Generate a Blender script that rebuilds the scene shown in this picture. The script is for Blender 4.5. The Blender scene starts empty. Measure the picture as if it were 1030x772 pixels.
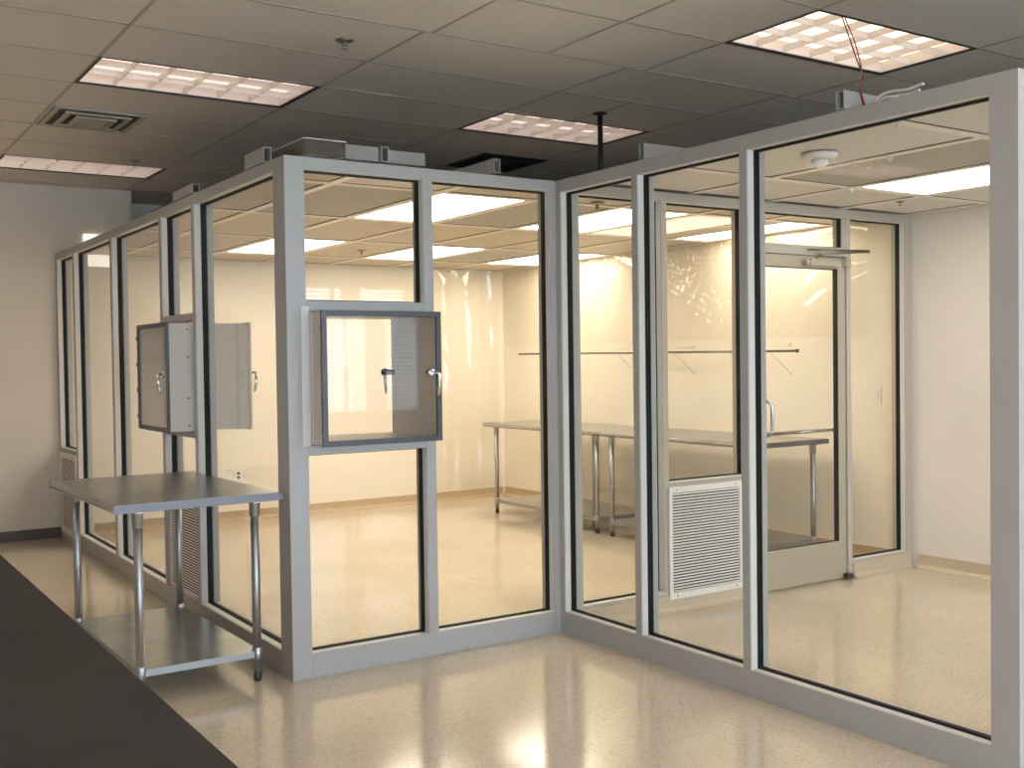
import bpy, bmesh, math, random
from mathutils import Vector, Matrix
random.seed(7)
C = bpy.context.scene.collection
PI = math.pi

# ------------------------------------------------------------------ materials
def mat(name, col, rough=.5, metal=0., spec=.5, noise=None, emit=None, bump=None, coat=0.):
    m = bpy.data.materials.new(name); m.use_nodes = True
    nt = m.node_tree; b = nt.nodes['Principled BSDF']
    b.inputs['Base Color'].default_value = (*col, 1)
    b.inputs['Roughness'].default_value = rough
    b.inputs['Metallic'].default_value = metal
    b.inputs['Specular IOR Level'].default_value = spec
    b.inputs['Coat Weight'].default_value = coat
    tc = nt.nodes.new('ShaderNodeTexCoord')
    if noise:
        n = nt.nodes.new('ShaderNodeTexNoise'); n.inputs['Scale'].default_value = noise[0]
        n.inputs['Detail'].default_value = 3
        nt.links.new(tc.outputs['Object'], n.inputs['Vector'])
        r = nt.nodes.new('ShaderNodeValToRGB')
        r.color_ramp.elements[0].position = .35; r.color_ramp.elements[1].position = .65
        a = noise[1]
        r.color_ramp.elements[0].color = (*[c*(1-a) for c in col], 1)
        r.color_ramp.elements[1].color = (*[min(1, c*(1+a)) for c in col], 1)
        nt.links.new(n.outputs['Fac'], r.inputs['Fac']); nt.links.new(r.outputs['Color'], b.inputs['Base Color'])
    if bump:
        n = nt.nodes.new('ShaderNodeTexNoise'); n.inputs['Scale'].default_value = bump[0]
        nt.links.new(tc.outputs['Object'], n.inputs['Vector'])
        bp = nt.nodes.new('ShaderNodeBump'); bp.inputs['Strength'].default_value = bump[1]
        bp.inputs['Distance'].default_value = bump[2] if len(bump) > 2 else .002
        nt.links.new(n.outputs['Fac'], bp.inputs['Height']); nt.links.new(bp.outputs['Normal'], b.inputs['Normal'])
    if emit:
        b.inputs['Emission Color'].default_value = (*emit[0], 1); b.inputs['Emission Strength'].default_value = emit[1]
    return m

def glass_mat(name, tint=(1, 1, 1), f0=.035, rough=0., k=.9, bump=None):
    m = bpy.data.materials.new(name); m.use_nodes = True
    nt = m.node_tree; nt.nodes.clear()
    o = nt.nodes.new('ShaderNodeOutputMaterial'); mx = nt.nodes.new('ShaderNodeMixShader')
    t = nt.nodes.new('ShaderNodeBsdfTransparent'); t.inputs['Color'].default_value = (*tint, 1)
    g = nt.nodes.new('ShaderNodeBsdfGlossy'); g.inputs['Roughness'].default_value = rough
    lw = nt.nodes.new('ShaderNodeLayerWeight'); lw.inputs['Blend'].default_value = .5
    p = nt.nodes.new('ShaderNodeMath'); p.operation = 'POWER'; p.inputs[1].default_value = 5
    q = nt.nodes.new('ShaderNodeMath'); q.operation = 'MULTIPLY_ADD'; q.inputs[1].default_value = k; q.inputs[2].default_value = f0
    nt.links.new(lw.outputs['Facing'], p.inputs[0]); nt.links.new(p.outputs[0], q.inputs[0])
    nt.links.new(q.outputs[0], mx.inputs['Fac']); nt.links.new(t.outputs[0], mx.inputs[1]); nt.links.new(g.outputs[0], mx.inputs[2])
    nt.links.new(mx.outputs[0], o.inputs['Surface'])
    return m

M = {}
M['frame'] = mat('grey_painted_aluminium', (.40, .385, .375), .42, .0, .5)
M['frame_warm'] = mat('beige_aluminium', (.46, .415, .35), .42)
M['gasket'] = mat('black_rubber_gasket', (.006, .006, .007), .6)
M['glass'] = glass_mat('clear_glass', (.985, .985, .975), .014)
M['acrylic'] = glass_mat('acrylic_pane', (.96, .96, .96), .009)
M['vinyl'] = glass_mat('clear_vinyl_sheet', (.985, .98, .96), .085, .045)
M['plastic_tray'] = glass_mat('smoky_clear_plastic', (.62, .61, .60), .12, .15)
M['wall'] = mat('cream_painted_wall', (.82, .75, .635), .6, noise=(1.2, .03), bump=(90, .15))
M['wall_white'] = mat('off_white_painted_wall', (.78, .72, .66), .6, noise=(1.0, .03), bump=(90, .15))
M['wall_far'] = mat('beige_painted_wall', (.68, .605, .51), .6, noise=(1.0, .03), bump=(90, .15))
M['base_tan'] = mat('tan_vinyl_cove_base', (.50, .37, .23), .35)
M['base_light'] = mat('sand_vinyl_cove_base', (.56, .455, .33), .35)
M['base_dark'] = mat('brown_vinyl_base', (.085, .065, .055), .4)
M['tile'] = mat('grey_beige_ceiling_tile', (.69, .645, .575), .85, noise=(60, .05), bump=(300, .25))
M['tbar'] = mat('ceiling_grid_bar', (.42, .38, .33), .5)
M['clean_tile'] = mat('cream_gel_ceiling_panel', (.58, .505, .40), .5, noise=(2, .02))
M['filter_tile'] = mat('grey_filter_panel', (.47, .44, .39), .6, noise=(40, .06))
M['gown_tile'] = mat('off_white_ceiling_panel', (.70, .67, .63), .5)
M['lamp_gown'] = mat('lit_panel_neutral', (1, 1, 1), .4, emit=((1.0, .93, .85), 9.0))
M['clean_bar'] = mat('white_ceiling_bar', (.86, .80, .70), .35)
M['bar_gap'] = mat('dark_ceiling_seam', (.035, .025, .015), .7)
M['black'] = mat('black_trim', (.012, .011, .010), .5)
M['black_pipe'] = mat('black_pipe', (.015, .013, .012), .4)
M['steel'] = mat('brushed_stainless_steel', (.40, .40, .405), .27, 1.0, noise=(4, .05))
M['galv'] = mat('galvanised_steel', (.44, .47, .48), .22, 1.0, noise=(7, .12))
M['tube'] = mat('galvanised_tube', (.44, .44, .46), .45, 1.0)
M['steel_edge'] = mat('rolled_steel_edge', (.19, .19, .205), .5, .8)
M['steel_edge2'] = mat('folded_shelf_lip', (.36, .37, .37), .5, .75)
M['pale_trim'] = mat('pale_trim_lit_reveal', (.66, .64, .60), .4)  # pale trim; on the frame reveals its paleness stands for room light
M['chrome'] = mat('chrome', (.75, .76, .80), .12, 1.0)
M['dark_chrome'] = mat('dark_cast_metal', (.10, .10, .11), .3, .8)
M['foot'] = mat('black_foot', (.03, .03, .03), .5)
M['housing'] = mat('dull_grey_housing', (.30, .285, .26), .6)
M['cab'] = mat('taupe_painted_steel', (.62, .565, .50), .45)
M['cabdoor'] = mat('dark_grey_door_frame', (.075, .075, .08), .4, .3)
M['louver'] = mat('white_painted_louvre', (.80, .76, .70), .4)
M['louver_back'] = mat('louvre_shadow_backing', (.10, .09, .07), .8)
M['worktop'] = mat('matte_black_laminate', (.019, .017, .017), .6, spec=.35, noise=(6, .25))
M['door_metal'] = mat('champagne_aluminium', (.47, .415, .32), .38, .25)
M['white'] = mat('white_plastic', (.80, .78, .74), .4)
M['brass'] = mat('sprinkler_metal', (.35, .33, .30), .35, .9)
M['wire_red'] = mat('red_wire', (.50, .05, .03), .4)
M['wire_black'] = mat('black_wire', (.012, .01, .01), .4)
M['wire_white'] = mat('white_wire', (.85, .85, .83), .4)
M['rod'] = mat('chromed_rod', (.22, .19, .15), .35, .8)
M['blade'] = mat('troffer_louvre_aluminium', (.78, .70, .64), .35, .15)
M['lamp_clean'] = mat('lit_panel_white', (1, 1, 1), .4, emit=((1.0, .885, .71), 10.8))
M['lamp_dim'] = mat('lit_panel_cream', (1, 1, 1), .4, emit=((1.0, .84, .58), .45))
M['lamp_out'] = mat('troffer_lamp_glow', (.9, .85, .8), .4, emit=((1.0, .83, .71), .85))
M['lamp_near'] = mat('troffer_lamp_cream', (.9, .85, .8), .4, emit=((1.0, .85, .68), 1.25))
M['lamp_fill'] = mat('hall_fill_glow', (.9, .85, .8), .4, emit=((1.0, .89, .78), 11.5))  # added fill, stronger than the visible troffers, for out-of-view fixtures only
M['sky'] = mat('daylight_pane', (.5, .5, .5), .3, emit=((.66, .83, 1.0), 14.5))
M['sign'] = mat('lit_white_cover', (.9, .9, .85), .4, emit=((1, .93, .76), 1.0))
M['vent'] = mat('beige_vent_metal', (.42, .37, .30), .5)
M['blind'] = mat('white_blind_slat', (.75, .75, .75), .5)

def floor_mat():
    m = bpy.data.materials.new('speckled_beige_floor'); m.use_nodes = True
    nt = m.node_tree; b = nt.nodes['Principled BSDF']
    tc = nt.nodes.new('ShaderNodeTexCoord')
    n1 = nt.nodes.new('ShaderNodeTexNoise'); n1.inputs['Scale'].default_value = 95; n1.inputs['Detail'].default_value = 4; n1.inputs['Roughness'].default_value = .7
    n2 = nt.nodes.new('ShaderNodeTexNoise'); n2.inputs['Scale'].default_value = 1.4; n2.inputs['Detail'].default_value = 2
    for n in (n1, n2): nt.links.new(tc.outputs['Object'], n.inputs['Vector'])
    r1 = nt.nodes.new('ShaderNodeValToRGB'); e = r1.color_ramp.elements
    e[0].position = .32; e[0].color = (.47, .395, .30, 1); e[1].position = .54; e[1].color = (.65, .56, .44, 1)
    nt.links.new(n1.outputs['Fac'], r1.inputs['Fac'])
    r2 = nt.nodes.new('ShaderNodeValToRGB'); r2.color_ramp.elements[0].color = (.90, .90, .90, 1); r2.color_ramp.elements[0].position = .3
    r2.color_ramp.elements[1].color = (1, 1, 1, 1); r2.color_ramp.elements[1].position = .7
    nt.links.new(n2.outputs['Fac'], r2.inputs['Fac'])
    mx = nt.nodes.new('ShaderNodeMixRGB'); mx.blend_type = 'MULTIPLY'; mx.inputs['Fac'].default_value = 1
    nt.links.new(r1.outputs['Color'], mx.inputs[1]); nt.links.new(r2.outputs['Color'], mx.inputs[2])
    nt.links.new(mx.outputs[0], b.inputs['Base Color'])
    b.inputs['Roughness'].default_value = .125; b.inputs['Specular IOR Level'].default_value = .65
    n3 = nt.nodes.new('ShaderNodeTexNoise'); n3.inputs['Scale'].default_value = 30
    nt.links.new(tc.outputs['Object'], n3.inputs['Vector'])
    bp = nt.nodes.new('ShaderNodeBump'); bp.inputs['Strength'].default_value = .12; bp.inputs['Distance'].default_value = .001
    nt.links.new(n3.outputs['Fac'], bp.inputs['Height']); nt.links.new(bp.outputs['Normal'], b.inputs['Normal'])
    return m
M['floor'] = floor_mat()

# ------------------------------------------------------------------ mesh helpers
class MB:
    def __init__(s): s.bm = bmesh.new()
    def box(s, x0, x1, y0, y1, z0, z1, bev=0.):
        x0, x1 = sorted((x0, x1)); y0, y1 = sorted((y0, y1)); z0, z1 = sorted((z0, z1))
        t = bmesh.new()
        v = [t.verts.new(p) for p in ((x0,y0,z0),(x1,y0,z0),(x1,y1,z0),(x0,y1,z0),(x0,y0,z1),(x1,y0,z1),(x1,y1,z1),(x0,y1,z1))]
        for f in ((0,3,2,1),(4,5,6,7),(0,1,5,4),(1,2,6,5),(2,3,7,6),(3,0,4,7)): t.faces.new([v[i] for i in f])
        if bev: bmesh.ops.bevel(t, geom=t.edges[:], offset=bev, segments=2, affect='EDGES', profile=.5)
        s._merge(t); return s
    def _merge(s, t):
        m = {}
        for v in t.verts: m[v] = s.bm.verts.new(v.co)
        for f in t.faces:
            try: g = s.bm.faces.new([m[v] for v in f.verts]); g.smooth = f.smooth
            except ValueError: pass
        t.free()
    def tube(s, pts, r, n=12, closed=False):
        pts = [Vector(p) for p in pts]; rings = []
        rr = r if isinstance(r, (list, tuple)) else [r]*len(pts)
        up = None
        for i, p in enumerate(pts):
            d = (pts[min(i+1, len(pts)-1)] - pts[max(i-1, 0)]).normalized()
            if up is None:
                up = Vector((0,0,1)) if abs(d.z) < .9 else Vector((1,0,0))
            a = d.cross(up).normalized(); b = a.cross(d).normalized(); up = b
            rings.append([s.bm.verts.new(p + (a*math.cos(2*PI*k/n) + b*math.sin(2*PI*k/n))*rr[i]) for k in range(n)])
        for i in range(len(rings)-1):
            for k in range(n):
                f = s.bm.faces.new((rings[i][k], rings[i][(k+1)%n], rings[i+1][(k+1)%n], rings[i+1][k])); f.smooth = True
        s.bm.faces.new(rings[0][::-1]); s.bm.faces.new(rings[-1]); return s
    def lathe(s, c, prof, n=20, axis='z'):
        rings = []
        for r, h in prof:
            ring = []
            for k in range(n):
                u, v = r*math.cos(2*PI*k/n), r*math.sin(2*PI*k/n)
                q = {'z': (u, v, h), 'y': (u, h, v), 'x': (h, u, v)}[axis]
                ring.append(s.bm.verts.new((c[0]+q[0], c[1]+q[1], c[2]+q[2])))
            rings.append(ring)
        for i in range(len(rings)-1):
            for k in range(n):
                f = s.bm.faces.new((rings[i][k], rings[i][(k+1)%n], rings[i+1][(k+1)%n], rings[i+1][k])); f.smooth = True
        s.bm.faces.new(rings[0][::-1]); s.bm.faces.new(rings[-1]); return s
    def prism(s, poly, axis, a, b):
        """poly of 2-D points extruded along axis from a to b"""
        def P(u, v, w): return {'x': (w, u, v), 'y': (u, w, v), 'z': (u, v, w)}[axis]
        A = [s.bm.verts.new(P(u, v, a)) for u, v in poly]; B = [s.bm.verts.new(P(u, v, b)) for u, v in poly]
        n = len(poly)
        for i in range(n): s.bm.faces.new((A[i], A[(i+1)%n], B[(i+1)%n], B[i]))
        s.bm.faces.new(A[::-1]); s.bm.faces.new(B); return s
    def quad(s, *p): s.bm.faces.new([s.bm.verts.new(q) for q in p]); return s
    def build(s, name, material, parent=None, label=None, kind=None):
        bm = s.bm
        off = Vector((0,0,0))
        q = parent
        while q is not None: off += q.location; q = q.parent
        org = Vector((0,0,0))
        if parent is None:   # put the origin at the base of the object
            xs = [v.co.x for v in bm.verts]; ys = [v.co.y for v in bm.verts]; zs = [v.co.z for v in bm.verts]
            org = Vector(((min(xs)+max(xs))/2, (min(ys)+max(ys))/2, min(zs)))
        for v in bm.verts: v.co -= off + org
        bmesh.ops.recalc_face_normals(bm, faces=bm.faces[:])
        me = bpy.data.meshes.new(name); bm.to_mesh(me); bm.free(); me.materials.append(material)
        o = bpy.data.objects.new(name, me); C.objects.link(o)
        if parent is not None: o.parent = parent
        else: o.location = org
        if label: o['label'] = label
        if kind: o['kind'] = kind
        return o

def thing(name, label, cat, loc, group=None):
    o = bpy.data.objects.new(name, None); o.empty_display_size = .1; C.objects.link(o); o.location = loc
    o['label'] = label; o['category'] = cat
    if group: o['group'] = group
    return o
def tag(o, label, cat, group=None):
    o['label'] = label; o['category'] = cat
    if group: o['group'] = group
    return o
def copy_tree(o, parent=None):
    c = o.copy(); C.objects.link(c); c.parent = parent
    for ch in list(o.children): copy_tree(ch, c)
    return c
def structure(name, mb, m): return mb.build(name, m, None, None, 'structure')

# ------------------------------------------------------------------ dimensions (metres)
H = 2.50      # clean room frame height
A = 1.579     # front partition ends / side partition plane
YF = 5.337    # far wall
XF = 4.70     # right wall
D = .115      # frame depth
ZC = 3.10     # hall ceiling
YE = -2.71    # near end of side partition
BX0, BX1, BY0 = -6.5, 9.0, -9.5

# ------------------------------------------------------------------ shell
structure('floor', MB().box(BX0, BX1, BY0, 6.6, -.08, 0), M['floor'])
structure('wall_back', MB().box(BX0, .668, YF, YF+.5, 0, ZC).box(.668, XF, YF, YF+.5, 0, 2.53), M['wall_far'])
structure('wall_recess', MB().box(.668, 9.0, 6.1, 6.3, 2.53, ZC), M['wall_far'])
structure('wall_inner', MB().box(D+.003, XF-.002, YF-.022, YF-.001, 0, 2.515), M['wall'])     # lining of the clean room's back wall
structure('wall_right', MB().box(XF, XF+.15, D/2, YF, 0, 2.56), M['wall'])
structure('wall_right', MB().box(XF, XF+.15, YE+D, D/2-.001, 0, 2.56), M['wall_white'])
structure('wall_left', MB().box(BX0-.15, BX0, BY0, 6.6, 0, ZC), M['wall_far'])
structure('wall_side', MB().box(BX1, BX1+.15, BY0, 6.6, 0, ZC), M['wall_far'])
w = MB()
WX = [(-5.6, -3.2), (-2.6, -.2), (.4, 2.8), (3.4, 5.8)]
prev = BX0
for a, b in WX:
    w.box(prev, a, BY0-.2, BY0, 0, ZC); w.box(a, b, BY0-.2, BY0, 0, .75); w.box(a, b, BY0-.2, BY0, 2.65, ZC); prev = b
w.box(prev, BX1, BY0-.2, BY0, 0, ZC)
structure('wall_front', w, M['wall_far'])
for i, (a, b) in enumerate(WX):
    win = bpy.data.objects.new('window_%d' % (i+1), None); C.objects.link(win); win.location = ((a+b)/2, BY0-.1, .75); win['kind'] = 'structure'
    f = MB(); f.box(a, a+.05, BY0-.15, BY0-.05, .75, 2.65); f.box(b-.05, b, BY0-.15, BY0-.05, .75, 2.65)
    f.box(a, b, BY0-.15, BY0-.05, .75, .80); f.box(a, b, BY0-.15, BY0-.05, 2.60, 2.65)
    f.box((a+b)/2-.025, (a+b)/2+.025, BY0-.15, BY0-.05, .8, 2.6)
    f.build('window_frame', M['frame'], win)
    MB().box(a+.02, b-.02, BY0-.13, BY0-.11, .78, 2.62).build('window_pane', M['sky'], win)
    s = MB()
    for k in range(30):
        z = .84 + k*.06; s.prism([(BY0-.05, z+.006), (BY0-.01, z-.010), (BY0-.01, z-.007), (BY0-.05, z+.010)], 'x', a+.03, b-.03)
    s.build('blind_slats', M['blind'], win)
# baseboards
structure('baseboard_back', MB().box(BX0, -.002, YF-.012, YF-.001, 0, .092), M['base_dark'])
def cove(y_or_x, axis, a, b, s, z=.095):
    # vinyl cove base with a curved toe
    p = [(0, 0), (.045*s, 0), (.045*s, .004), (.026*s, .012), (.014*s, .028), (.011*s, .05), (.010*s, z), (0, z)]
    return MB().prism([(y_or_x+u, v) for u, v in p], axis, a, b)
structure('baseboard_inner', cove(YF-.022, 'x', D+.003, XF-.05, -1), M['base_tan'])
structure('baseboard_right', cove(XF, 'y', D+.01, YF-.03, -1), M['base_tan'])
structure('baseboard_front', cove(-.001, 'x', A+D+.002, 3.035, -1, .10), M['base_light'])
structure('baseboard_front', cove(-.001, 'x', 4.042, XF-.05, -1, .10), M['base_light'])
structure('baseboard_side', cove(XF, 'y', YE+D, -.052, -1, .10), M['base_light'])

# ------------------------------------------------------------------ hall ceiling
YR = [.94 + .6096*k for k in range(-18, 10)]
def seams(y):      # seam positions across one row whose near line is y
    if y < -.6: base = [1.99+.61*k if 1.3 < 1.99+.61*k < 2.1 else None for k in range(-2, 2)]; return [-5.5,-4.28,-3.06,-1.84,-.6,.66,1.34,1.99,3.21,4.43,5.65,6.87,8.1]
    return [-5.5,-4.28,-3.06,-1.83,-.605,.614,1.87,3.09,4.31,5.53,6.75,7.97] + ([2.42] if .2 < y < .5 else [])
FX = {'A': (-.605, .614, .94, 1.5496), 'B': (-.605, .614, 3.988, 4.5976), 'C': (1.87, 3.09, .94, 1.5496), 'D': (1.99, 3.21, -1.4984, -.8888),
      'E': (-.6, .66, -3.9368, -3.3272), 'F': (1.99, 3.21, -3.9368, -3.3272), 'G': (-3.06, -1.84, -3.9368, -3.3272), 'H': (-3.06, -1.83, .94, 1.5496), 'I': (-.6, .66, -6.9848, -6.3752)}  # E to I: unseen troffers added to light the hall
holes = list(FX.values())
cm = MB()
for i in range(len(YR)-1):
    y0, y1 = YR[i], YR[i+1]
    xs = sorted(set([BX0, BX1] + [h[0] for h in holes if h[2]-.01 < y0 < h[3]-.01] + [h[1] for h in holes if h[2]-.01 < y0 < h[3]-.01]))
    for a, b in zip(xs, xs[1:]):
        if any(abs(h[0]-a) < .01 and abs(h[1]-b) < .01 and h[2]-.01 < y0 < h[3]-.01 for h in holes): continue
        cm.box(a, b, y0, y1, ZC, ZC+.02)
ceil = structure('ceiling', cm, M['tile'])
g = MB()
for y in YR: g.box(BX0, BX1, y-.008, y+.008, ZC-.003, ZC-.0005)
for i in range(len(YR)-1):
    for x in seams(YR[i]):
        g.box(x-.008, x+.008, YR[i]+.008, YR[i+1]-.008, ZC-.003, ZC-.0005)
g.build('ceiling_grid', M['tbar'], ceil)
structure('ceiling_plenum', MB().box(BX0, BX1, BY0-.2, 6.6, ZC+.25, ZC+.3), M['tile'])

# troffer: black rim, deep louvre, glowing lamps above
def make_troffer(L, W, nx, ny, label, loc, group='recessed ceiling troffers in the hall'):
    r = thing('ceiling_light', label, 'ceiling light', (0,0,0), group)
    f = MB(); t = .018
    f.box(-L/2, L/2, -W/2, -W/2+t, -.004, .10); f.box(-L/2, L/2, W/2-t, W/2, -.004, .10)
    f.box(-L/2, -L/2+t, -W/2+t, W/2-t, -.004, .10); f.box(L/2-t, L/2, -W/2+t, W/2-t, -.004, .10)
    f.build('rim', M['black'], r)
    b = MB(); l, w_ = L/2-t, W/2-t
    b.box(-l, l, -w_, -w_+.004, .004, .1); b.box(-l, l, w_-.004, w_, .004, .1); b.box(-l, -l+.004, -w_, w_, .004, .1); b.box(l-.004, l, -w_, w_, .004, .1)
    for i in range(1, nx):
        x = -l+2*l*i/nx; b.prism([(x-.0015, .006), (x+.0015, .006), (x+.003, .04), (x-.003, .04)], 'y', -w_, w_)
    for j in range(1, ny):
        y = -w_+2*w_*j/ny; b.prism([(y-.0015, .006), (y+.0015, .006), (y+.003, .04), (y-.003, .04)], 'x', -l, l)
    b.build('louvre', M['blade'], r)
    MB().box(-l+.004, l-.004, -w_+.004, w_-.004, .062, .07).build('lamp', M['lamp_out'], r)
    r.location = loc
    return r
labs = {'A': 'louvred troffer in the hall ceiling at upper left, in front of the air vent',
        'B': 'louvred troffer in the hall ceiling at far left, between air vent and back wall',
        'C': 'recessed louvred troffer above the clean room, crossed by the black pipe',
        'D': 'brightest louvred troffer at upper right with red and black wires hanging across it',
        'E': 'added louvred fill troffer in the hall ceiling behind the camera, straight behind', 'F': 'added louvred fill troffer behind the camera on the right of the hall',
        'G': 'added louvred fill troffer behind the camera over the left of the hall', 'H': 'added louvred fill troffer over the far left of the hall, outside the view',
        'I': 'added louvred fill troffer in the hall ceiling nearest the blinds, unseen'}
t0 = None
for k, (x0, x1, y0, y1) in FX.items():
    loc = ((x0+x1)/2, (y0+y1)/2, ZC)
    if t0 is None: t0 = make_troffer(1.219, .6096, 6, 3, labs[k], loc); o = t0
    else: o = copy_tree(t0)
    if k in 'DEFGHI':
        for ch in o.children:
            if ch.name.startswith('lamp'): ch.data = ch.data.copy(); ch.data.materials[0] = M['lamp_near' if k == 'D' else 'lamp_fill']
    o['label'] = labs[k]; o.location = loc; o.scale = ((x1-x0)/1.219, (y1-y0)/.6096, 1)

# air diffusers
def make_vent(name, label, x0, x1, y0, y1, m, grp=None):
    r = thing(name, label, 'vent', ((x0+x1)/2, (y0+y1)/2, ZC), grp)
    cx, cy = (x0+x1)/2, (y0+y1)/2
    hx, hy = (x1-x0)/2, (y1-y0)/2
    f = MB()
    for (s, z0, z1) in ((1., -.012, -.001), (.72, -.020, -.010), (.45, -.026, -.016)):
        a, b = hx*s, hy*s; t = .035
        for q in ((cx-a, cx+a, cy-b, cy-b+t), (cx-a, cx+a, cy+b-t, cy+b), (cx-a, cx-a+t, cy-b+t, cy+b-t), (cx+a-t, cx+a, cy-b+t, cy+b-t)):
            f.box(*q, ZC+z0, ZC+z1)
    f.box(cx-hx*.3, cx+hx*.3, cy-hy*.25, cy+hy*.25, ZC-.024, ZC-.018)
    f.build('vent_frame', m, r)
    MB().box(cx-hx*.97, cx+hx*.97, cy-hy*.97, cy+hy*.97, ZC-.0045, ZC-.0035).build('vent_opening', M['black'], r)
    return r
make_vent('air_vent', 'beige square air diffuser in the hall ceiling at upper left', -.585, -.03, 2.17, 2.76, M['vent'], None)
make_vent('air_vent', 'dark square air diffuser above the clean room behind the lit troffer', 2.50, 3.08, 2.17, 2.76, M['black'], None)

def sprinkler(label, x, y, z, s=1., group=None):
    r = thing('fire_sprinkler', label, 'sprinkler', (x, y, z), group)
    MB().lathe((x, y, z), [(.044*s, 0), (.044*s, -.005*s), (.028*s, -.010*s), (.012*s, -.014*s)]).build('escutcheon', M['brass'], r)
    b = MB().lathe((x, y, z-.014*s), [(.008*s, 0), (.008*s, -.016*s)], 10)
    b.tube([(x-.008*s, y, z-.022*s), (x-.014*s, y, z-.030*s), (x-.002*s, y, z-.040*s)], .0025*s, 6)
    b.tube([(x+.008*s, y, z-.022*s), (x+.014*s, y, z-.030*s), (x+.002*s, y, z-.040*s)], .0025*s, 6)
    b.build('sprinkler_frame', M['brass'], r)
    MB().lathe((x, y, z-.040*s), [(.017*s, 0), (.020*s, -.003*s), (.005*s, -.004*s)]).build('deflector', M['brass'], r)
sprinkler('dark sprinkler head on the hall ceiling at top centre left', .347, .05, ZC, 1.0)
sprinkler('small sprinkler head on the hall ceiling beside the far left troffer', .30, 3.78, ZC, 1.0)
sprinkler('sprinkler head in the clean room ceiling behind the narrow pane at the inner corner', 2.31, .56, H, 1.1)
sprinkler('small sprinkler head in the clean room ceiling, seen above the cabinet window', 2.27, 3.88, H, .9)
sprinkler('small sprinkler head in the gowning room ceiling beyond the lit panel', 4.01, -.42, H, .6)

# ------------------------------------------------------------------ clean room ceiling
GX = [-.13, .55, 1.23, 1.91, 2.59, 3.27, 3.95, 4.63]
GY = [-1.93, -.63, .67, 1.97, 3.28, 4.585]
lit = {(2, 2): 1, (2, 4): 1, (4, 2): 1, (4, 4): 1, (6, 2): 1, (6, 4): 1, (5, 2): 2, (5, 0+0): 0}
XS = GX + [XF]; 
xb = [D+.002] + GX[1:] + [XF-.002]; yb_main = [.67, 1.97, 3.28, 4.585, YF-.024]
hb = .026
tiles, gtiles, filt, bars, gaps = MB(), MB(), MB(), MB(), MB()
cell = {}
def add_cell(i, j, x0, x1, y0, y1, kind):
    a, b, c, d = x0+hb, x1-hb, y0+hb, y1-hb
    if b-a < .02 or d-c < .02: return
    t = .012
    for q in ((a, b, c, c+t), (a, b, d-t, d), (a, a+t, c+t, d-t), (b-t, b, c+t, d-t)): gaps.box(*q, H+.0045, H+.010)
    if kind == 'lit' or kind == 'dim':
        if (i, j) == (6, 1):      # narrower lit panel beside the wall, filler strip next to it
            tiles.box(a+t, a+t+.20, c+t, d-t, H+.006, H+.014); gaps.box(a+t+.20, a+t+.212, c+t, d-t, H+.0045, H+.010); a += .212
        cell[(i, j)] = (a+t, b-t, c+t, d-t, kind)
    else:
        (filt if kind == 'filter' else gtiles if i >= 10 else tiles).box(a+t, b-t, c+t, d-t, H+.006, H+.014)
filters = {(0, 1), (1, 1), (3, 1), (0, 3), (5, 3)}
litset = {(2, 1), (2, 3), (4, 1), (4, 3), (6, 1), (6, 3)}
YB = [D+.002, .67, 1.97, 3.28, 4.585, YF-.024]
XB = [D+.002] + GX[1:] + [XF-.002]
for i in range(len(XB)-1):
    for j in range(len(YB)-1):
        kind = 'lit' if (i+0, j) in {(2, 1), (2, 3), (4, 1), (4, 3), (6, 1), (6, 3)} else 'dim' if (i, j) == (5, 1) else 'filter' if (i, j) in filters else 'tile'
        add_cell(i, j, XB[i], XB[i+1], YB[j], YB[j+1], kind)
# gowning room (in front of the inner partition)
XG = [A+D+.002, 1.91, 2.59, 3.27, 3.95, 4.63, XF-.002]; YG = [YE+D+.002, -1.93, -.63, -.002]
for i in range(len(XG)-1):
    for j in range(len(YG)-1):
        kind = 'lit' if (i, j) == (3, 1) else 'filter' if (i, j) in {(2, 1)} else 'tile'
        add_cell(10+i, j, XG[i], XG[i+1], YG[j], YG[j+1], kind)
for x in GX[1:]: bars.box(x-hb, x+hb, D+.002, YF-.024, H, H+.012)
for y in GY[2:]: bars.box(D+.002, XF-.002, y-hb, y+hb, H-.0004, H+.0116)
for x in XG[1:-1]: bars.box(x-hb, x+hb, YE+D+.002, -.002, H, H+.012)
for y in YG[1:-1]: bars.box(A+D+.002, XF-.002, y-hb, y+hb, H-.0004, H+.0116)
c2 = bpy.data.objects.new('ceiling', None); C.objects.link(c2); c2.location = (2.4, 2.6, H); c2['kind'] = 'structure'
tiles.build('ceiling_panels', M['clean_tile'], c2); gtiles.build('ceiling_panels', M['gown_tile'], c2); filt.build('filter_panels', M['filter_tile'], c2)
bars.build('ceiling_bars', M['clean_bar'], c2); gaps.build('panel_seams', M['bar_gap'], c2)
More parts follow.
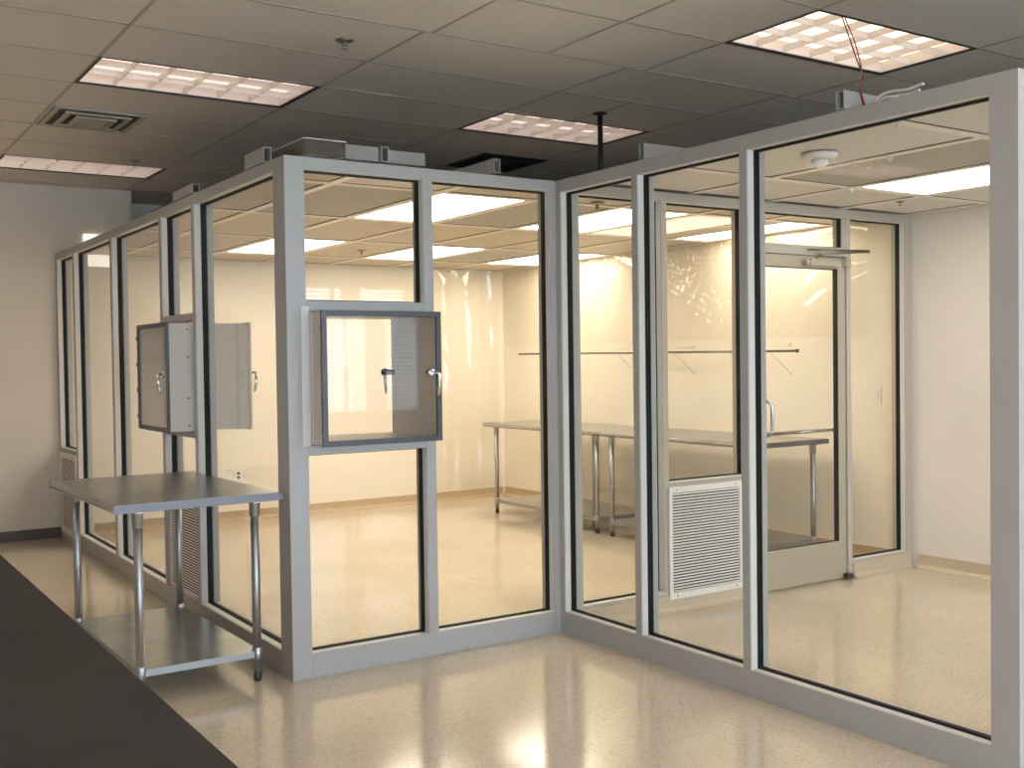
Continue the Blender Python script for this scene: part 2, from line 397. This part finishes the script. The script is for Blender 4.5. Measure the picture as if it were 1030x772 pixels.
# lid above the panels keeps the light in
MB().box(D+.002, XF-.002, D+.002, YF-.024, H+.016, H+.022).box(A+D+.002, XF-.002, YE+D+.002, -.002, H+.016, H+.022).build('ceiling_deck', M['filter_tile'], c2)
LL = {(2, 1): 'largest lit panel in the clean room ceiling, seen over the pass-through window and mid post',
      (2, 3): 'lit ceiling panel in the clean room behind the tall outer corner post',
      (4, 1): 'lit ceiling panel seen at the top of the narrow pane beside the inner corner',
      (4, 3): 'thin lit ceiling panel at mid depth, below the large panel over the front partition',
      (6, 1): 'slim lit ceiling panel near the right wall, seen above the door transom',
      (6, 3): 'farthest lit ceiling panel, by the far right corner of the clean room',
      (5, 1): 'dim cream ceiling panel seen through the top of the pane above the louvre',
      (13, 1): 'lit ceiling panel inside the gowning room at right, near the smoke detector'}
for k, (a, b, c, d, kind) in cell.items():
    r = thing('ceiling_light', LL[k], 'ceiling light', ((a+b)/2, (c+d)/2, H), 'flat lit panels in the clean room ceiling')
    f = MB(); t = .008
    for q in ((a, b, c, c+t), (a, b, d-t, d), (a, a+t, c+t, d-t), (b-t, b, c+t, d-t)): f.box(*q, H+.003, H+.014)
    f.build('trim_frame', M['clean_bar'], r)
    MB().box(a+t, b-t, c+t, d-t, H+.006, H+.013).build('diffuser', M['lamp_dim'] if kind == 'dim' else M['lamp_gown'] if k[0] >= 10 else M['lamp_clean'], r)

# ------------------------------------------------------------------ glazed partitions
class Wall:
    """axis 'x': runs along X, depth +Y from base; axis 'y': runs along Y, depth +X from base"""
    def __init__(s, axis, base, label, mid, cat='glass partition'):
        s.axis, s.base = axis, base; s.m = 'frame'
        s.root = thing('glass_partition', label, cat, (mid, base+D/2, 0) if axis == 'x' else (base+D/2, mid, 0), None)
    def b(s, mb, u0, u1, d0, d1, z0, z1, bev=0.):
        if s.axis == 'x': mb.box(u0, u1, s.base+d0, s.base+d1, z0, z1, bev)
        else: mb.box(s.base+d0, s.base+d1, u0, u1, z0, z1, bev)
        return mb
    def member(s, name, u0, u1, z0, z1, m='frame', d0=0., d1=D):
        return s.b(MB(), u0, u1, d0, d1, z0, z1, .0015).build(name, M[s.m if m == 'frame' else m], s.root)
    def pane(s, u0, u1, z0, z1):
        gm = s.b(MB(), u0+.002, u1-.002, .058, .064, z0+.002, z1-.002)
        g = gm.build('glass_pane', M['glass'], s.root)
        k = MB(); t = .004; a, b = .043, .078
        s.b(k, u0, u0+t, a, b, z0, z1); s.b(k, u1-t, u1, a, b, z0, z1)
        s.b(k, u0+t, u1-t, a, b, z0, z0+t); s.b(k, u0+t, u1-t, a, b, z1-t, z1)
        # retaining bead against the glass
        k2 = .010
        for (p, q) in ((.050, .058), (.064, .072)):
            s.b(k, u0+t, u0+k2, p, q, z0+t, z1-t); s.b(k, u1-k2, u1-t, p, q, z0+t, z1-t)
            s.b(k, u0+k2, u1-k2, p, q, z0+t, z0+k2); s.b(k, u0+k2, u1-k2, p, q, z1-k2, z1-t)
        k.build('gasket', M['gasket'], g)
        k = MB(); t = .0025; a, b = .006, .042  # pale strip paints the light that falls on the outer reveal
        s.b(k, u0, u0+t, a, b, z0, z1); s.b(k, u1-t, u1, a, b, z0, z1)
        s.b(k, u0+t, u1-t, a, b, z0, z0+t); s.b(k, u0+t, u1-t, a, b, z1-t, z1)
        k.build('lit_reveal_strip', M['pale_trim'], g, 'pale strip painting the lit frame reveal in front of the black gasket')
    def louvre(s, u0, u1, z0, z1, d0, m='louver', label='white louvred air return grille', pitch=.0168, border=.022):
        f = MB(); t = border
        s.b(f, u0, u0+t, d0-.012, d0, z0, z1); s.b(f, u1-t, u1, d0-.012, d0, z0, z1)
        s.b(f, u0+t, u1-t, d0-.012, d0, z0, z0+t*1.4); s.b(f, u0+t, u1-t, d0-.012, d0, z1-t*1.4, z1)
        g = f.build('louvre_grille', M[m], s.root, label)
        q = MB(); n = int((z1-z0-2.8*t)/pitch)
        for k in range(n):
            z = z0+1.4*t + (k+.5)*(z1-z0-2.8*t)/n
            poly = [(d0-.0115, z-.0035), (d0-.0105, z-.0045), (d0-.0085, z+.0035), (d0-.0095, z+.0045)]
            if s.axis == 'x': q.prism([(s.base+a, b) for a, b in poly], 'x', u0+t, u1-t)
            else: q.prism([(s.base+a, b) for a, b in poly], 'y', u0+t, u1-t)
        q.build('louvre_slats', M[m], g)
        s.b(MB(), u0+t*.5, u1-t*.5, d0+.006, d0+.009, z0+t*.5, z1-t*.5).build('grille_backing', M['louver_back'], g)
        sc = MB()
        for u in (u0+.06, u1-.06):
            for z in (z0+t*.7, z1-t*.7):
                c = (u, s.base+d0-.012, z) if s.axis == 'x' else (s.base+d0-.012, u, z)
                sc.lathe(c, [(.005, .001), (.005, -.0015), (.002, -.002)], 8, 'y' if s.axis == 'x' else 'x')
        sc.build('screws', M['dark_chrome'], g)

TR, BR = .055, .120
# --- left partition (plane x=0)
w1 = Wall('y', 0., 'long glazed grey metal partition running from the tall corner post back to the far wall', 2.7)
posts = [(1.392, 1.437), (2.062, 2.107), (3.335, 3.380), (4.600, 4.645), (5.285, YF-.001)]
w1.member('top_rail', .145, YF-.001, H-TR, H)
w1.member('base_rail', .145, YF-.001, 0, BR)
for a, b in posts: w1.member('post', a, b, BR, H-TR)
w1.pane(.145, 1.392, BR, H-TR)
w1.member('cross_rail', 1.437, 2.062, 1.775, 1.815)
w1.member('cross_rail', 1.437, 2.062, 1.085, 1.125)
w1.member('cross_rail', 1.437, 2.062, .765, .80)
w1.pane(1.437, 2.062, 1.815, H-TR)
w1.pane(1.437, 2.062, .80, 1.085)
w1.louvre(1.437, 2.062, BR, .765, .03, 'louver', 'white louvred grille low in the left partition below the cabinet', .0168, .012)
w1.pane(2.107, 3.335, BR, H-TR)
w1.pane(3.380, 4.600, BR, H-TR)
w1.member('cross_rail', 4.645, 5.285, .765, .80)
w1.pane(4.645, 5.285, .80, H-TR)
w1.louvre(4.645, 5.285, BR-.06, .765, .0, 'louver', 'white louvred grille at the far end of the left partition', .0168, .03)
# --- front partition (plane y=0)
w2 = Wall('x', 0., 'glazed grey metal partition facing the camera with the pass-through cabinet window', .8)
w2.b(MB(), 0, .100, 0, .145, 0, H, .002).build('corner_post', M['frame'], w2.root)
e = MB(); e.box(1.537, A+D, 0, D, 0, H); e.box(A, A+D, -.040, 0, 0, H)
e.build('corner_post', M['frame'], w2.root)
w2.member('top_rail', .100, 1.537, H-TR, H); w2.member('base_rail', .100, 1.537, 0, BR)
w2.member('post', .745, .800, BR, H-TR)
w2.member('cross_rail', .100, .745, 1.765, 1.812); w2.member('cross_rail', .100, .745, 1.078, 1.122)
w2.pane(.100, .745, 1.812, H-TR); w2.pane(.100, .745, BR, 1.078); w2.pane(.800, 1.537, BR, H-TR)
# --- side partition (plane x=A)
w3 = Wall('y', A, 'glazed grey metal partition running toward the camera at right, enclosing the gowning room', -1.4)
w3.member('top_rail', YE, -.040, H-TR-.01, H); w3.member('base_rail', YE, -.040, 0, BR)
w3.member('post', YE, -2.600, BR, H-TR-.01)
for a, b in ((-1.435, -1.390), (-.690, -.645)): w3.member('post', a, b, BR, H-TR-.01)
w3.pane(-2.600, -1.435, BR, H-TR-.01); w3.pane(-1.390, -.690, BR, H-TR-.01); w3.pane(-.645, -.040, BR, H-TR-.01)
# --- inner partition with the door (plane y=0, x from A+D)
w4 = Wall('x', 0., 'inner glazed partition between gowning room and clean room, holding the door and louvre', 3.2)
X0 = A+D+.001; w4.m = 'frame_warm'
w4.member('top_rail', X0, XF-.001, H-TR, H)
w4.member('base_rail', X0, 3.035, 0, BR); w4.member('base_rail', 4.042, XF-.001, 0, BR)
w4.member('post', X0, X0+.045, BR, H-TR); w4.member('post', 2.344, 2.390, BR, H-TR); w4.member('post', 3.035, 3.080, 0, H-TR)
w4.member('post', 3.997, 4.042, 0, H-TR); w4.member('post', 4.62, XF-.001, BR, H-TR)
w4.pane(X0+.045, 2.344, BR, H-TR)
w4.member('cross_rail', 2.390, 3.035, .74, .772); w4.pane(2.390, 3.035, .772, H-TR)
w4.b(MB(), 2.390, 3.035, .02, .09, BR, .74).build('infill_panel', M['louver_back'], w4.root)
w4.louvre(2.378, 2.990, .073, .745, -.001, 'louver', 'white louvred grille low in the inner partition left of the door', .0172, .026)
w4.member('door_header', 3.080, 3.997, 2.178, 2.238)
w4.pane(3.080, 3.997, 2.238, H-TR); w4.pane(4.042, 4.62, BR, H-TR)
# --- end partition facing the camera, just outside the right edge of the photo
w5 = Wall('x', YE, 'glazed partition end face at the extreme right edge beside the thick post', 3.2)
w5.member('top_rail', A+D+.001, XF-.001, H-TR, H); w5.member('base_rail', A+D+.001, XF-.001, 0, BR)
for a, b in ((2.92, 2.965), (4.20, 4.245), (4.655, XF-.001)): w5.member('post', a, b, BR, H-TR)
w5.pane(A+D+.001, 2.92, BR, H-TR); w5.pane(2.965, 4.20, BR, H-TR); w5.pane(4.245, 4.655, BR, H-TR)

# ------------------------------------------------------------------ door in the inner partition
dr = bpy.data.objects.new('door_1', None); C.objects.link(dr); dr.location = (3.54, .06, 0); dr['kind'] = 'structure'
dx0, dx1, dy0, dy1, dz0, dz1 = 3.084, 3.992, .008, .052, .010, 2.172
f = MB(); f.box(dx0, dx0+.075, dy0, dy1, dz0, dz1, .002); f.box(dx1-.072, dx1, dy0, dy1, dz0, dz1, .002)
f.box(dx0+.075, dx1-.072, dy0, dy1, 2.095, dz1, .002); f.box(dx0+.075, dx1-.072, dy0, dy1, dz0, .262, .002)
f.build('door_frame', M['door_metal'], dr)
MB().box(dx0+.077, dx1-.074, .027, .033, .264, 2.093).build('door_glass', M['glass'], dr)
k = MB()
for q in ((dx0+.075, dx0+.080, .022, .038, .262, 2.095), (dx1-.078, dx1-.072, .012, .048, .262, 2.095), (dx0+.08, dx1-.078, .022, .038, .262, .267), (dx0+.08, dx1-.078, .022, .038, 2.090, 2.095)): k.box(*q)
k.build('glazing_bead', M['gasket'], dr)
hp = MB().tube([(3.15, dy0+.022, 1.235), (3.15, -.03, 1.235), (3.172, -.062, 1.230), (3.19, -.075, 1.205), (3.19, -.075, 1.04), (3.172, -.062, 1.018), (3.15, -.03, 1.012), (3.15, dy0+.022, 1.012)], .0115, 12)
hp.build('pull_handle', M['galv'], dr, 'D-shaped pull handle')
pb = MB().tube([(dx0+.03, dy1, 1.01), (dx0+.03, dy1+.045, 1.01), (dx1-.04, dy1+.045, 1.01), (dx1-.04, dy1, 1.01)], .012, 12)
pb.build('push_bar', M['galv'], dr, 'horizontal push bar across the glass')
cl = MB().box(3.60, 3.90, -.045, dy0, 2.105, 2.150, .004); cl.lathe((3.60, -.02, 2.128), [(.020, .0), (.020, -.03), (.012, -.035)], 14, 'x')
cl.build('door_closer', M['door_metal'], dr, 'surface door closer')
MB().tube([(3.69, -.02, 2.15), (3.69, -.02, 2.178), (3.78, -.09, 2.190), (4.08, -.125, 2.205)], .007, 8).tube([(3.60, -.02, 2.212), (3.86, -.075, 2.212), (4.08, -.125, 2.213)], .006, 8).build('closer_arm', M['rod'], dr)
MB().box(3.955, 4.01, -.035, .008, 0.006, .040, .004).build('floor_pivot', M['dark_chrome'], dr)
MB().box(3.955, 4.01, -.035, .006, 2.11, 2.165, .004).build('top_pivot', M['door_metal'], dr)

# ------------------------------------------------------------------ pass-through cabinets
def cabinet(label, loc, rot):
    """local: width along +x from 0 to W, depth along +y from y0 to y1 (y=0 is the partition face)"""
    r = thing('pass_through_cabinet', label, 'cabinet', (0,0,0), 'pass-through cabinets set in the partitions')
    W, y0, y1, z0, z1, t = .628, -.138, .335, 1.128, 1.757, .012
    b = MB()
    b.box(0, t, y0, y1, z0, z1); b.box(W-t, W, y0, y1, z0, z1); b.box(t, W-t, y0, y1, z0, z0+t); b.box(t, W-t, y0, y1, z1-t, z1)
    b.build('cabinet_body', M['cab'], r)
    fl = MB()
    fl.box(-.0045, -.0002, -.03, -.0005, z0, z1, .001); fl.box(-.046, -.0045, -.004, -.0005, z0-.01, z1+.03)
    fl.build('mounting_flange', M['pale_trim'], r)
    for z in (1.16, 1.32, 1.56, 1.72):
        MB().lathe((W, -.03, z), [(.006, 0), (.006, .002), (.002, .003)], 8, 'x').build('rivet', M['dark_chrome'], r)
    def leaf(yo, yi, s):
        # door frame ring from yo (outside) to yi
        d = MB(); q = .020 if s < 0 else .013; e = .007
        d.box(-e, q, yo, yi, z0-e, z1+e, .001); d.box(W-q, W+e, yo, yi, z0-e, z1+e, .001)
        d.box(q, W-q, yo, yi, z0-e, z0+q, .001); d.box(q, W-q, yo, yi, z1-q, z1+e, .001)
        o = d.build('cabinet_door', M['cabdoor'] if s < 0 else M['cab'], r)
        MB().box(q+.001, W-q-.001, min(yo, yi)+.004, max(yo, yi)-.004, z0+q+.001, z1-q-.001).build('door_window', M['acrylic'], o)
        for z in (1.20, 1.36, 1.52, 1.68): MB().tube([(-e-.003, yo, z-.012), (-e-.003, yo, z+.012)], .005, 8).build('hinge', M['dark_chrome'], o)
        x = W-.052; zc = 1.462; y = yo
        k = MB(); k.lathe((x, y, zc), [(.022, 0), (.022, .010*s), (.014, .014*s)], 18, 'y')
        k.tube([(x, y+.010*s, zc), (x+.006, y+.038*s, zc), (x+.022, y+.043*s, zc-.004), (x+.022, y+.040*s, zc-.05), (x+.022, y+.034*s, zc-.10), (x+.020, y+.028*s, zc-.118)], [.008, .009, .010, .0095, .0085, .005], 10)
        k.build('latch_handle', M['chrome'], o, 'chrome L-shaped latch handle')
        yn = yi
        c = MB(); c.lathe((x, yn, zc), [(.016, 0), (.016, -.014*s), (.010, -.020*s)], 12, 'y'); c.box(x-.008, W-.004, yn-.020*s, yn-.012*s, zc-.012, zc+.012)
        c.build('latch_cam', M['dark_chrome'], o)
    leaf(-.154, -.1385, -1)
    leaf(.352, .3355, 1)
    r.location = loc; r.rotation_euler = (0, 0, rot)
    return r
cabinet('pass-through cabinet with framed clear door in the front partition right of the corner post', (.1165, 0, 0), 0)
cabinet('pass-through cabinet in the left partition above the steel table, seen edge-on', (0, 2.078, 0), -PI/2)

# ------------------------------------------------------------------ steel tables
def work_table(label, L, W, zt, legs_x, ins_y, loc, rot, group, zs=.14, ins=.07, mtop='steel'):
    """local: long side along x, front edge on y=-W/2 with rolled edge"""
    r = thing('work_table', label, 'table', (0,0,0), group)
    t = MB(); R = .022
    # top sheet with rolled front and back edges
    prof = [(-W/2+.012, zt), (W/2-.012, zt)]
    for a in range(0, 181, 30): prof.append((W/2-.012+.022*math.sin(math.radians(a)), zt-.020+.020*math.cos(math.radians(a))))
    prof += [(W/2-.018, zt-.040), (W/2-.018, zt-.012), (-W/2+.018, zt-.012), (-W/2+.018, zt-.040)]
    for a in range(180, -1, -30): prof.append((-W/2+.012-.022*math.sin(math.radians(a)), zt-.020+.020*math.cos(math.radians(a))))
    prof = prof[:-1]
    t.prism(prof, 'x', -L/2, L/2)
    t.build('tabletop', M[mtop], r)
    for a, b in ((-L/2-.003, -L/2-.0002), (L/2+.0002, L/2+.003)): MB().box(a, b, -W/2-.008, W/2+.008, zt-.038, zt-.001, .001).build('end_edge', M['steel_edge'], r)
    u = MB()
    for y in (-W/2+ins_y, W/2-ins_y): u.box(-L/2+.03, L/2-.03, y-.02, y+.02, zt-.045, zt-.013)
    u.build('under_frame', M['galv'], r)
    s = MB(); a, b = min(legs_x)-.012, max(legs_x)+.012; c = W/2-ins_y+.012
    s.box(a, b, -c, c, zs-.002, zs)
    sh = s.build('lower_shelf', M['galv'], r)
    e_ = MB()
    for y in (-c-.0015, c): e_.box(a, b, y, y+.0015, zs-.032, zs)
    for x in (a-.0015, b): e_.box(x, x+.0015, -c, c, zs-.032, zs)
    e_.build('shelf_lip', M['steel_edge2'], sh)
    for x in legs_x:
        for y in (-W/2+ins_y, W/2-ins_y):
            l = MB().tube([(x, y, .045), (x, y, zt-.05)], .0205, 16).build('leg', M['tube'], r)
            MB().lathe((x, y, zt-.115), [(.0215, 0), (.025, .006), (.026, .06), (.030, .068), (.030, .0745)], 16).build('leg_socket', M['tube'], l)
            MB().lathe((x, y, zs-.045), [(.0210, 0), (.0240, .006), (.0240, .056), (.0210, .062)], 16).build('shelf_clamp', M['tube'], l)
            MB().lathe((x, y, 0), [(.014, 0), (.019, .006), (.019, .03), (.015, .046), (.012, .05)], 14).build('leg_foot', M['foot'], l)
    r.location = loc; r.rotation_euler = (0, 0, rot)
    return r
# table by the corner post: x -.79..-.02, y .07..1.36 (long side along Y)
work_table('stainless steel work table with galvanised lower shelf standing beside the tall corner post', 1.30, .775, .902, [-.585, .585], .113, (-.412, .71, 0), PI/2+.018, None, .145)
work_table('stainless steel six-legged bench in the clean room, farther of the two in line', 1.83, .74, .895, [-.80, 0, .80], .07, (4.13, 3.345, 0), PI/2, 'steel benches along the right wall')
work_table('stainless steel four-legged bench in the clean room, partly seen through the door glass', 1.83, .74, .895, [-.83, .83], .07, (4.13, 1.506, 0), PI/2, 'steel benches along the right wall')

# ------------------------------------------------------------------ black worktop in the left foreground
r = thing('counter', 'long matte black counter top filling the lower left foreground', 'counter', (-2.2, -2.4, 0))
XE = -1.392
MB().box(-3.3, XE, -4.25, -.2, .865, .90, .003).build('counter_top', M['worktop'], r)
MB().box(-3.25, XE-.04, -4.20, -.25, .10, .864).build('cabinet_base', M['cab'], r)
MB().box(-3.2, XE-.09, -4.15, -.30, 0, .10).build('toe_kick', M['base_dark'], r)

# ------------------------------------------------------------------ wall rail with wire brackets
r = thing('wall_rail', 'thin metal hanging rod on wire brackets above the benches on the right wall', 'rail', (XF, 2.8, 1.56))
MB().tube([(4.46, .85, 1.555), (4.46, 4.66, 1.572)], .010, 10).build('rod', M['rod'], r)
MB().lathe((4.46, .85, 1.555), [(.014, -.012), (.015, 0), (.012, .008)], 10, 'y').build('end_cap', M['foot'], r)
for y in (1.13, 2.25, 3.03, 4.2):
    MB().tube([(XF-.002, y, 1.375), (4.47, y, 1.552), (4.44, y, 1.585), (4.47, y, 1.602), (XF-.002, y, 1.602)], .003, 6).box(XF-.005, XF-.0005, y-.010, y+.010, 1.36, 1.385).box(XF-.005, XF-.0005, y-.010, y+.010, 1.59, 1.625).build('bracket', M['pale_trim'], r)

# clear vinyl sheet hung over the far walls
def sheet(name, label, P, n, z0, z1, off, crinkle=()):
    m = MB(); rows = 44 if crinkle else 26; grid = []
    for i in range(n+1):
        col = []
        for j in range(rows+1):
            f = i/n; x = P[0][0]+(P[1][0]-P[0][0])*f; y = P[0][1]+(P[1][1]-P[0][1])*f
            z = z0+(z1-z0)*j/rows
            w_ = (.006*math.sin(f*46+.7*math.sin(z*3))+.007*math.sin(f*19+z*2.1)+.004*math.sin(z*11+f*31))*(1-.15*j/rows)
            for (c0, zc, rad) in crinkle:   # gathered, creased corners of the film
                dd, dz = y-c0, z-zc; g_ = math.exp(-(dd*dd+dz*dz)/(rad*rad)); an = math.atan2(dz, dd)
                w_ += g_*(.012*math.sin(an*11+dd*9)+.007*math.sin(dd*70+dz*35)+.005*math.sin(dz*90-dd*40))
            sag = .012*math.sin(f*25)*(j/rows)**6
            col.append(m.bm.verts.new((x+off[0]*w_, y+off[1]*w_, z+sag)))
        grid.append(col)
    for i in range(n):
        for j in range(rows):
            f_ = m.bm.faces.new((grid[i][j], grid[i+1][j], grid[i+1][j+1], grid[i][j+1])); f_.smooth = True
    o = m.build(name, M['vinyl']); tag(o, label, 'plastic sheet', 'clear plastic sheets on the walls')
    return o
sheet('plastic_sheet', 'wavy clear plastic sheet hung on the right wall above the benches, catching light', ((4.665, .35), (4.665, 5.20)), 330, 1.66, 2.497, (1, 0), ((3.70, 2.46, .42), (2.0, 2.24, .40)))
sheet('plastic_sheet', 'wavy clear plastic sheet hung on the far wall left of the room corner', ((3.55, 5.285), (4.62, 5.285)), 80, .11, 2.497, (0, 1))

# ------------------------------------------------------------------ switch, outlets, detector, small marks
def plate(name, label, cat, axis, pos, w_, h, kind):
    x, y, z = pos
    r = thing(name, label, cat, pos)
    if axis == 'x':
        MB().box(x-.006, x-.0005, y-w_/2, y+w_/2, z-h/2, z+h/2, .002).build('cover_plate', M['white'], r)
        MB().box(x-.011, x-.006, y-.017, y+.017, z-.033, z+.033, .002).build('rocker', M['wall_white'], r)
    else:
        MB().box(x-w_/2, x+w_/2, y-.006, y-.0005, z-h/2, z+h/2, .002).build('cover_plate', M['white'], r)
        if kind:
            k = MB()
            for dz in (.02, -.02): k.box(x-.014, x+.014, y-.0085, y-.006, z+dz-.011, z+dz+.011)
            k.build('sockets', M['black'], r)
    return r
plate('light_switch', 'white light switch on the right wall beyond the door', 'switch', 'x', (XF, .30, 1.225), .075, .12, 0)
plate('wall_outlet', 'white duplex outlet with dark sockets low on the far wall', 'outlet', 'y', (1.612, YF-.022, .435), .075, .12, 1)
plate('wall_plate', 'blank white cover plate low on the far wall left of the outlet', 'cover plate', 'y', (1.49, YF-.022, .455), .075, .115, 0)
r = thing('smoke_detector', 'white round smoke detector on the gowning room ceiling at upper right', 'smoke detector', (2.24, -1.28, H))
MB().lathe((2.24, -1.28, H), [(.085, 0), (.085, -.018), (.070, -.026), (.045, -.028)], 28).build('detector_base', M['white'], r)
MB().lathe((2.24, -1.28, H-.028), [(.040, 0), (.040, -.022), (.028, -.034), (.01, -.036)], 24).build('sensor_cap', M['white'], r)
o = MB().box(.24, .50, YF-.03, YF-.001, 2.40, 2.688, .004).build('lit_sign', M['sign']); tag(o, 'small bright white panel high on the far wall just above the left partition', 'light')
for i, (x, y) in enumerate(((1.975, -1.93), (3.27, -.63), (2.59, -1.42))):
    o = MB().lathe((x, y, H-.001), [(.015, 0), (.015, -.010), (.009, -.022), (.005, -.023)], 12).build('ceiling_fitting', M['white'])
    tag(o, ['small white fitting on a ceiling bar close behind the top of the right pane', 'small white fitting where ceiling bars cross, left of the gowning light', 'small white fitting on a bar right of the smoke detector'][i], 'ceiling fitting')

# ------------------------------------------------------------------ things on top of the clean room
def channel(label, axis, a, b, c, z0=H+.024, h=.075, w_=.042):
    """open square channel; axis 'y' runs a..b along Y at x=c"""
    m = MB(); t = .004
    if axis == 'y':
        m.box(c-w_/2, c-w_/2+t, a, b, z0, z0+h); m.box(c+w_/2-t, c+w_/2, a, b, z0, z0+h); m.box(c-w_/2+t, c+w_/2-t, a, b, z0, z0+t)
        m.box(c-w_/2+t, c+w_/2-t, a, b, z0+h-t, z0+h)
    else:
        m.box(a, b, c-w_/2, c-w_/2+t, z0, z0+h); m.box(a, b, c+w_/2-t, c+w_/2, z0, z0+h); m.box(a, b, c-w_/2+t, c+w_/2-t, z0, z0+t)
        m.box(a, b, c-w_/2+t, c+w_/2-t, z0+h-t, z0+h)
    o = m.build('steel_channel', M['frame']); tag(o, label, 'channel', 'channels lying on top of the clean room')
    return o
channel('open-ended channel on top of the front partition above the cabinet window', 'y', .05, YF-.2, .56)
channel('open-ended channel on top of the front partition, right of the mid post', 'y', .05, YF-.2, 1.23)
channel('open-ended channel on top of the side partition above its first post', 'x', 1.64, 4.5, -.655)
channel('open-ended channel on top of the side partition beneath the hanging wires', 'x', 1.64, 4.5, -1.90)
channel('short pale channel lying along the top of the left partition near the black cable', 'y', 1.50, 1.90, .055, H+.024, .055)
channel('short channel lying along the top of the left partition nearest the corner post', 'y', .35, .62, .055)
r = thing('plastic_tray', 'smoky clear plastic tray lying on the corner of the clean room roof', 'tray', (.32, .3, H+.024))
x0, x1, y0, y1, z0, z1, t = .125, .34, .05, .62, H+.024, H+.098, .004
m = MB(); m.box(x0, x1, y0, y1, z0, z0+t); m.box(x0, x0+t, y0, y1, z0+t, z1); m.box(x1-t, x1, y0, y1, z0+t, z1); m.box(x0+t, x1-t, y0, y0+t, z0+t, z1); m.box(x0+t, x1-t, y1-t, y1, z0+t, z1)
m.build('tray_walls', M['plastic_tray'], r)
m = MB(); e = .006
m.box(x0-e, x1+e, y0-e, y0, z1, z1+.004); m.box(x0-e, x1+e, y1, y1+e, z1, z1+.004); m.box(x0-e, x0, y0, y1, z1, z1+.004); m.box(x1, x1+e, y0, y1, z1, z1+.004)
m.build('tray_rim', M['white'], r)
o = MB().box(.585, .80, .07, .62, H+.024, H+.090, .003).build('filter_box', M['housing']); tag(o, 'low taupe box on the clean room roof right of the channel end', 'box', 'low boxes on the roof')
o = MB().box(.352, .532, .07, .62, H+.024, H+.096, .003).build('filter_box', M['housing']); tag(o, 'low taupe box on the clean room roof between clear tray and channel end', 'box', 'low boxes on the roof')
# pipe
r = thing('sprinkler_pipe', 'black vertical pipe dropping from the hall ceiling to the clean room roof', 'pipe', (2.42, .67, H))
MB().tube([(2.42, .66, H+.022), (2.42, .66, ZC-.012)], .017, 14).build('pipe', M['black_pipe'], r)
MB().lathe((2.42, .66, ZC-.016), [(.020, 0), (.046, .006), (.048, .0115)], 20).build('ceiling_flange', M['black_pipe'], r)
# wires
def spl(P, n=8):
    out = []
    for i in range(len(P)-1):
        p0, p1, p2, p3 = [Vector(P[max(0, min(len(P)-1, k))]) for k in (i-1, i, i+1, i+2)]
        for k in range(n):
            t = k/n; out.append(.5*((2*p1)+(-p0+p2)*t+(2*p0-5*p1+4*p2-p3)*t*t+(-p0+3*p1-3*p2+p3)*t**3))
    out.append(Vector(P[-1])); return out
W0 = Vector((2.12, -1.42, ZC-.004))
for nm, ln, m_, dx in (('red_wire', 'thin red wire dangling from the upper right troffer to the roof', 'wire_red', 0.), ('black_wire', 'thin dark wire hanging beside the red one from the upper right troffer', 'wire_black', .018)):
    pts = spl([(2.19-dx, -1.478, ZC-.004), (2.117-dx*1.6, -1.588, 2.956), (2.025-dx, -1.694, 2.819), (1.904+dx*.4, -1.80, 2.722), (1.805, -1.864, 2.66), (1.735, -1.93+dx*.2, 2.60), (1.72, -1.965+dx*.5, H+.027)])
    o = MB().tube(pts, .0032, 6).build(nm, M[m_]); tag(o, ln, 'wire')
for i, P in enumerate(([(1.72, -2.004, H+.040), (1.72, -2.045, H+.062), (1.72, -2.10, H+.066), (1.72, -2.16, H+.058), (1.72, -2.235, H+.066)], [(1.70, -2.04, H+.030), (1.70, -2.08, H+.042), (1.71, -2.13, H+.036)], [(1.75, -2.05, H+.044), (1.75, -2.10, H+.052), (1.745, -2.14, H+.046), (1.745, -2.20, H+.052)])):
    o = MB().tube(spl(P), .006, 6).build('white_wire', M['wire_white']); tag(o, ['longest loose white wire on the roof above the right pane', 'middle white wire curl on the roof above the right pane', 'shortest white wire loop on the roof above the right pane'][i], 'wire', 'white wires on the side partition roof')
o = MB().tube(spl([(.14, 2.02, H+.045), (.12, 2.25, H+.06), (.10, 2.55, H+.05), (.09, 2.9, H+.025)]), .006, 8).build('black_cable', M['wire_black']); tag(o, 'short black cable curling along the top of the left partition', 'cable')

# ------------------------------------------------------------------ world, camera
wd = bpy.data.worlds.new('world'); bpy.context.scene.world = wd; wd.use_nodes = True
wd.node_tree.nodes['Background'].inputs['Color'].default_value = (.6, .75, 1, 1)
wd.node_tree.nodes['Background'].inputs['Strength'].default_value = .05

cx, cy, cz, yaw, pitch, roll, fpx = -1.9526, -4.8634, 1.5244, .58575, -.0233, -.01368, 1090.69
cam = bpy.data.cameras.new('camera'); co = bpy.data.objects.new('camera', cam); C.objects.link(co)
fw = Vector((math.sin(yaw)*math.cos(pitch), math.cos(yaw)*math.cos(pitch), math.sin(pitch)))
r0 = Vector((math.cos(yaw), -math.sin(yaw), 0)); u0 = r0.cross(fw)
rt = r0*math.cos(roll)+u0*math.sin(roll); up = -r0*math.sin(roll)+u0*math.cos(roll)
co.matrix_world = Matrix(((rt.x, up.x, -fw.x, cx), (rt.y, up.y, -fw.y, cy), (rt.z, up.z, -fw.z, cz), (0, 0, 0, 1)))
cam.sensor_width = 36; cam.lens = fpx/1030*36; cam.clip_start = .05
sc = bpy.context.scene; sc.camera = co
sc.view_settings.view_transform = 'Standard'; sc.view_settings.look = 'None'; sc.view_settings.gamma = 1
sc.view_settings.use_curve_mapping = False; sc.view_settings.exposure = 0.08
sc.cycles.transparent_max_bounces = 40; sc.cycles.max_bounces = 10; sc.cycles.diffuse_bounces = 5
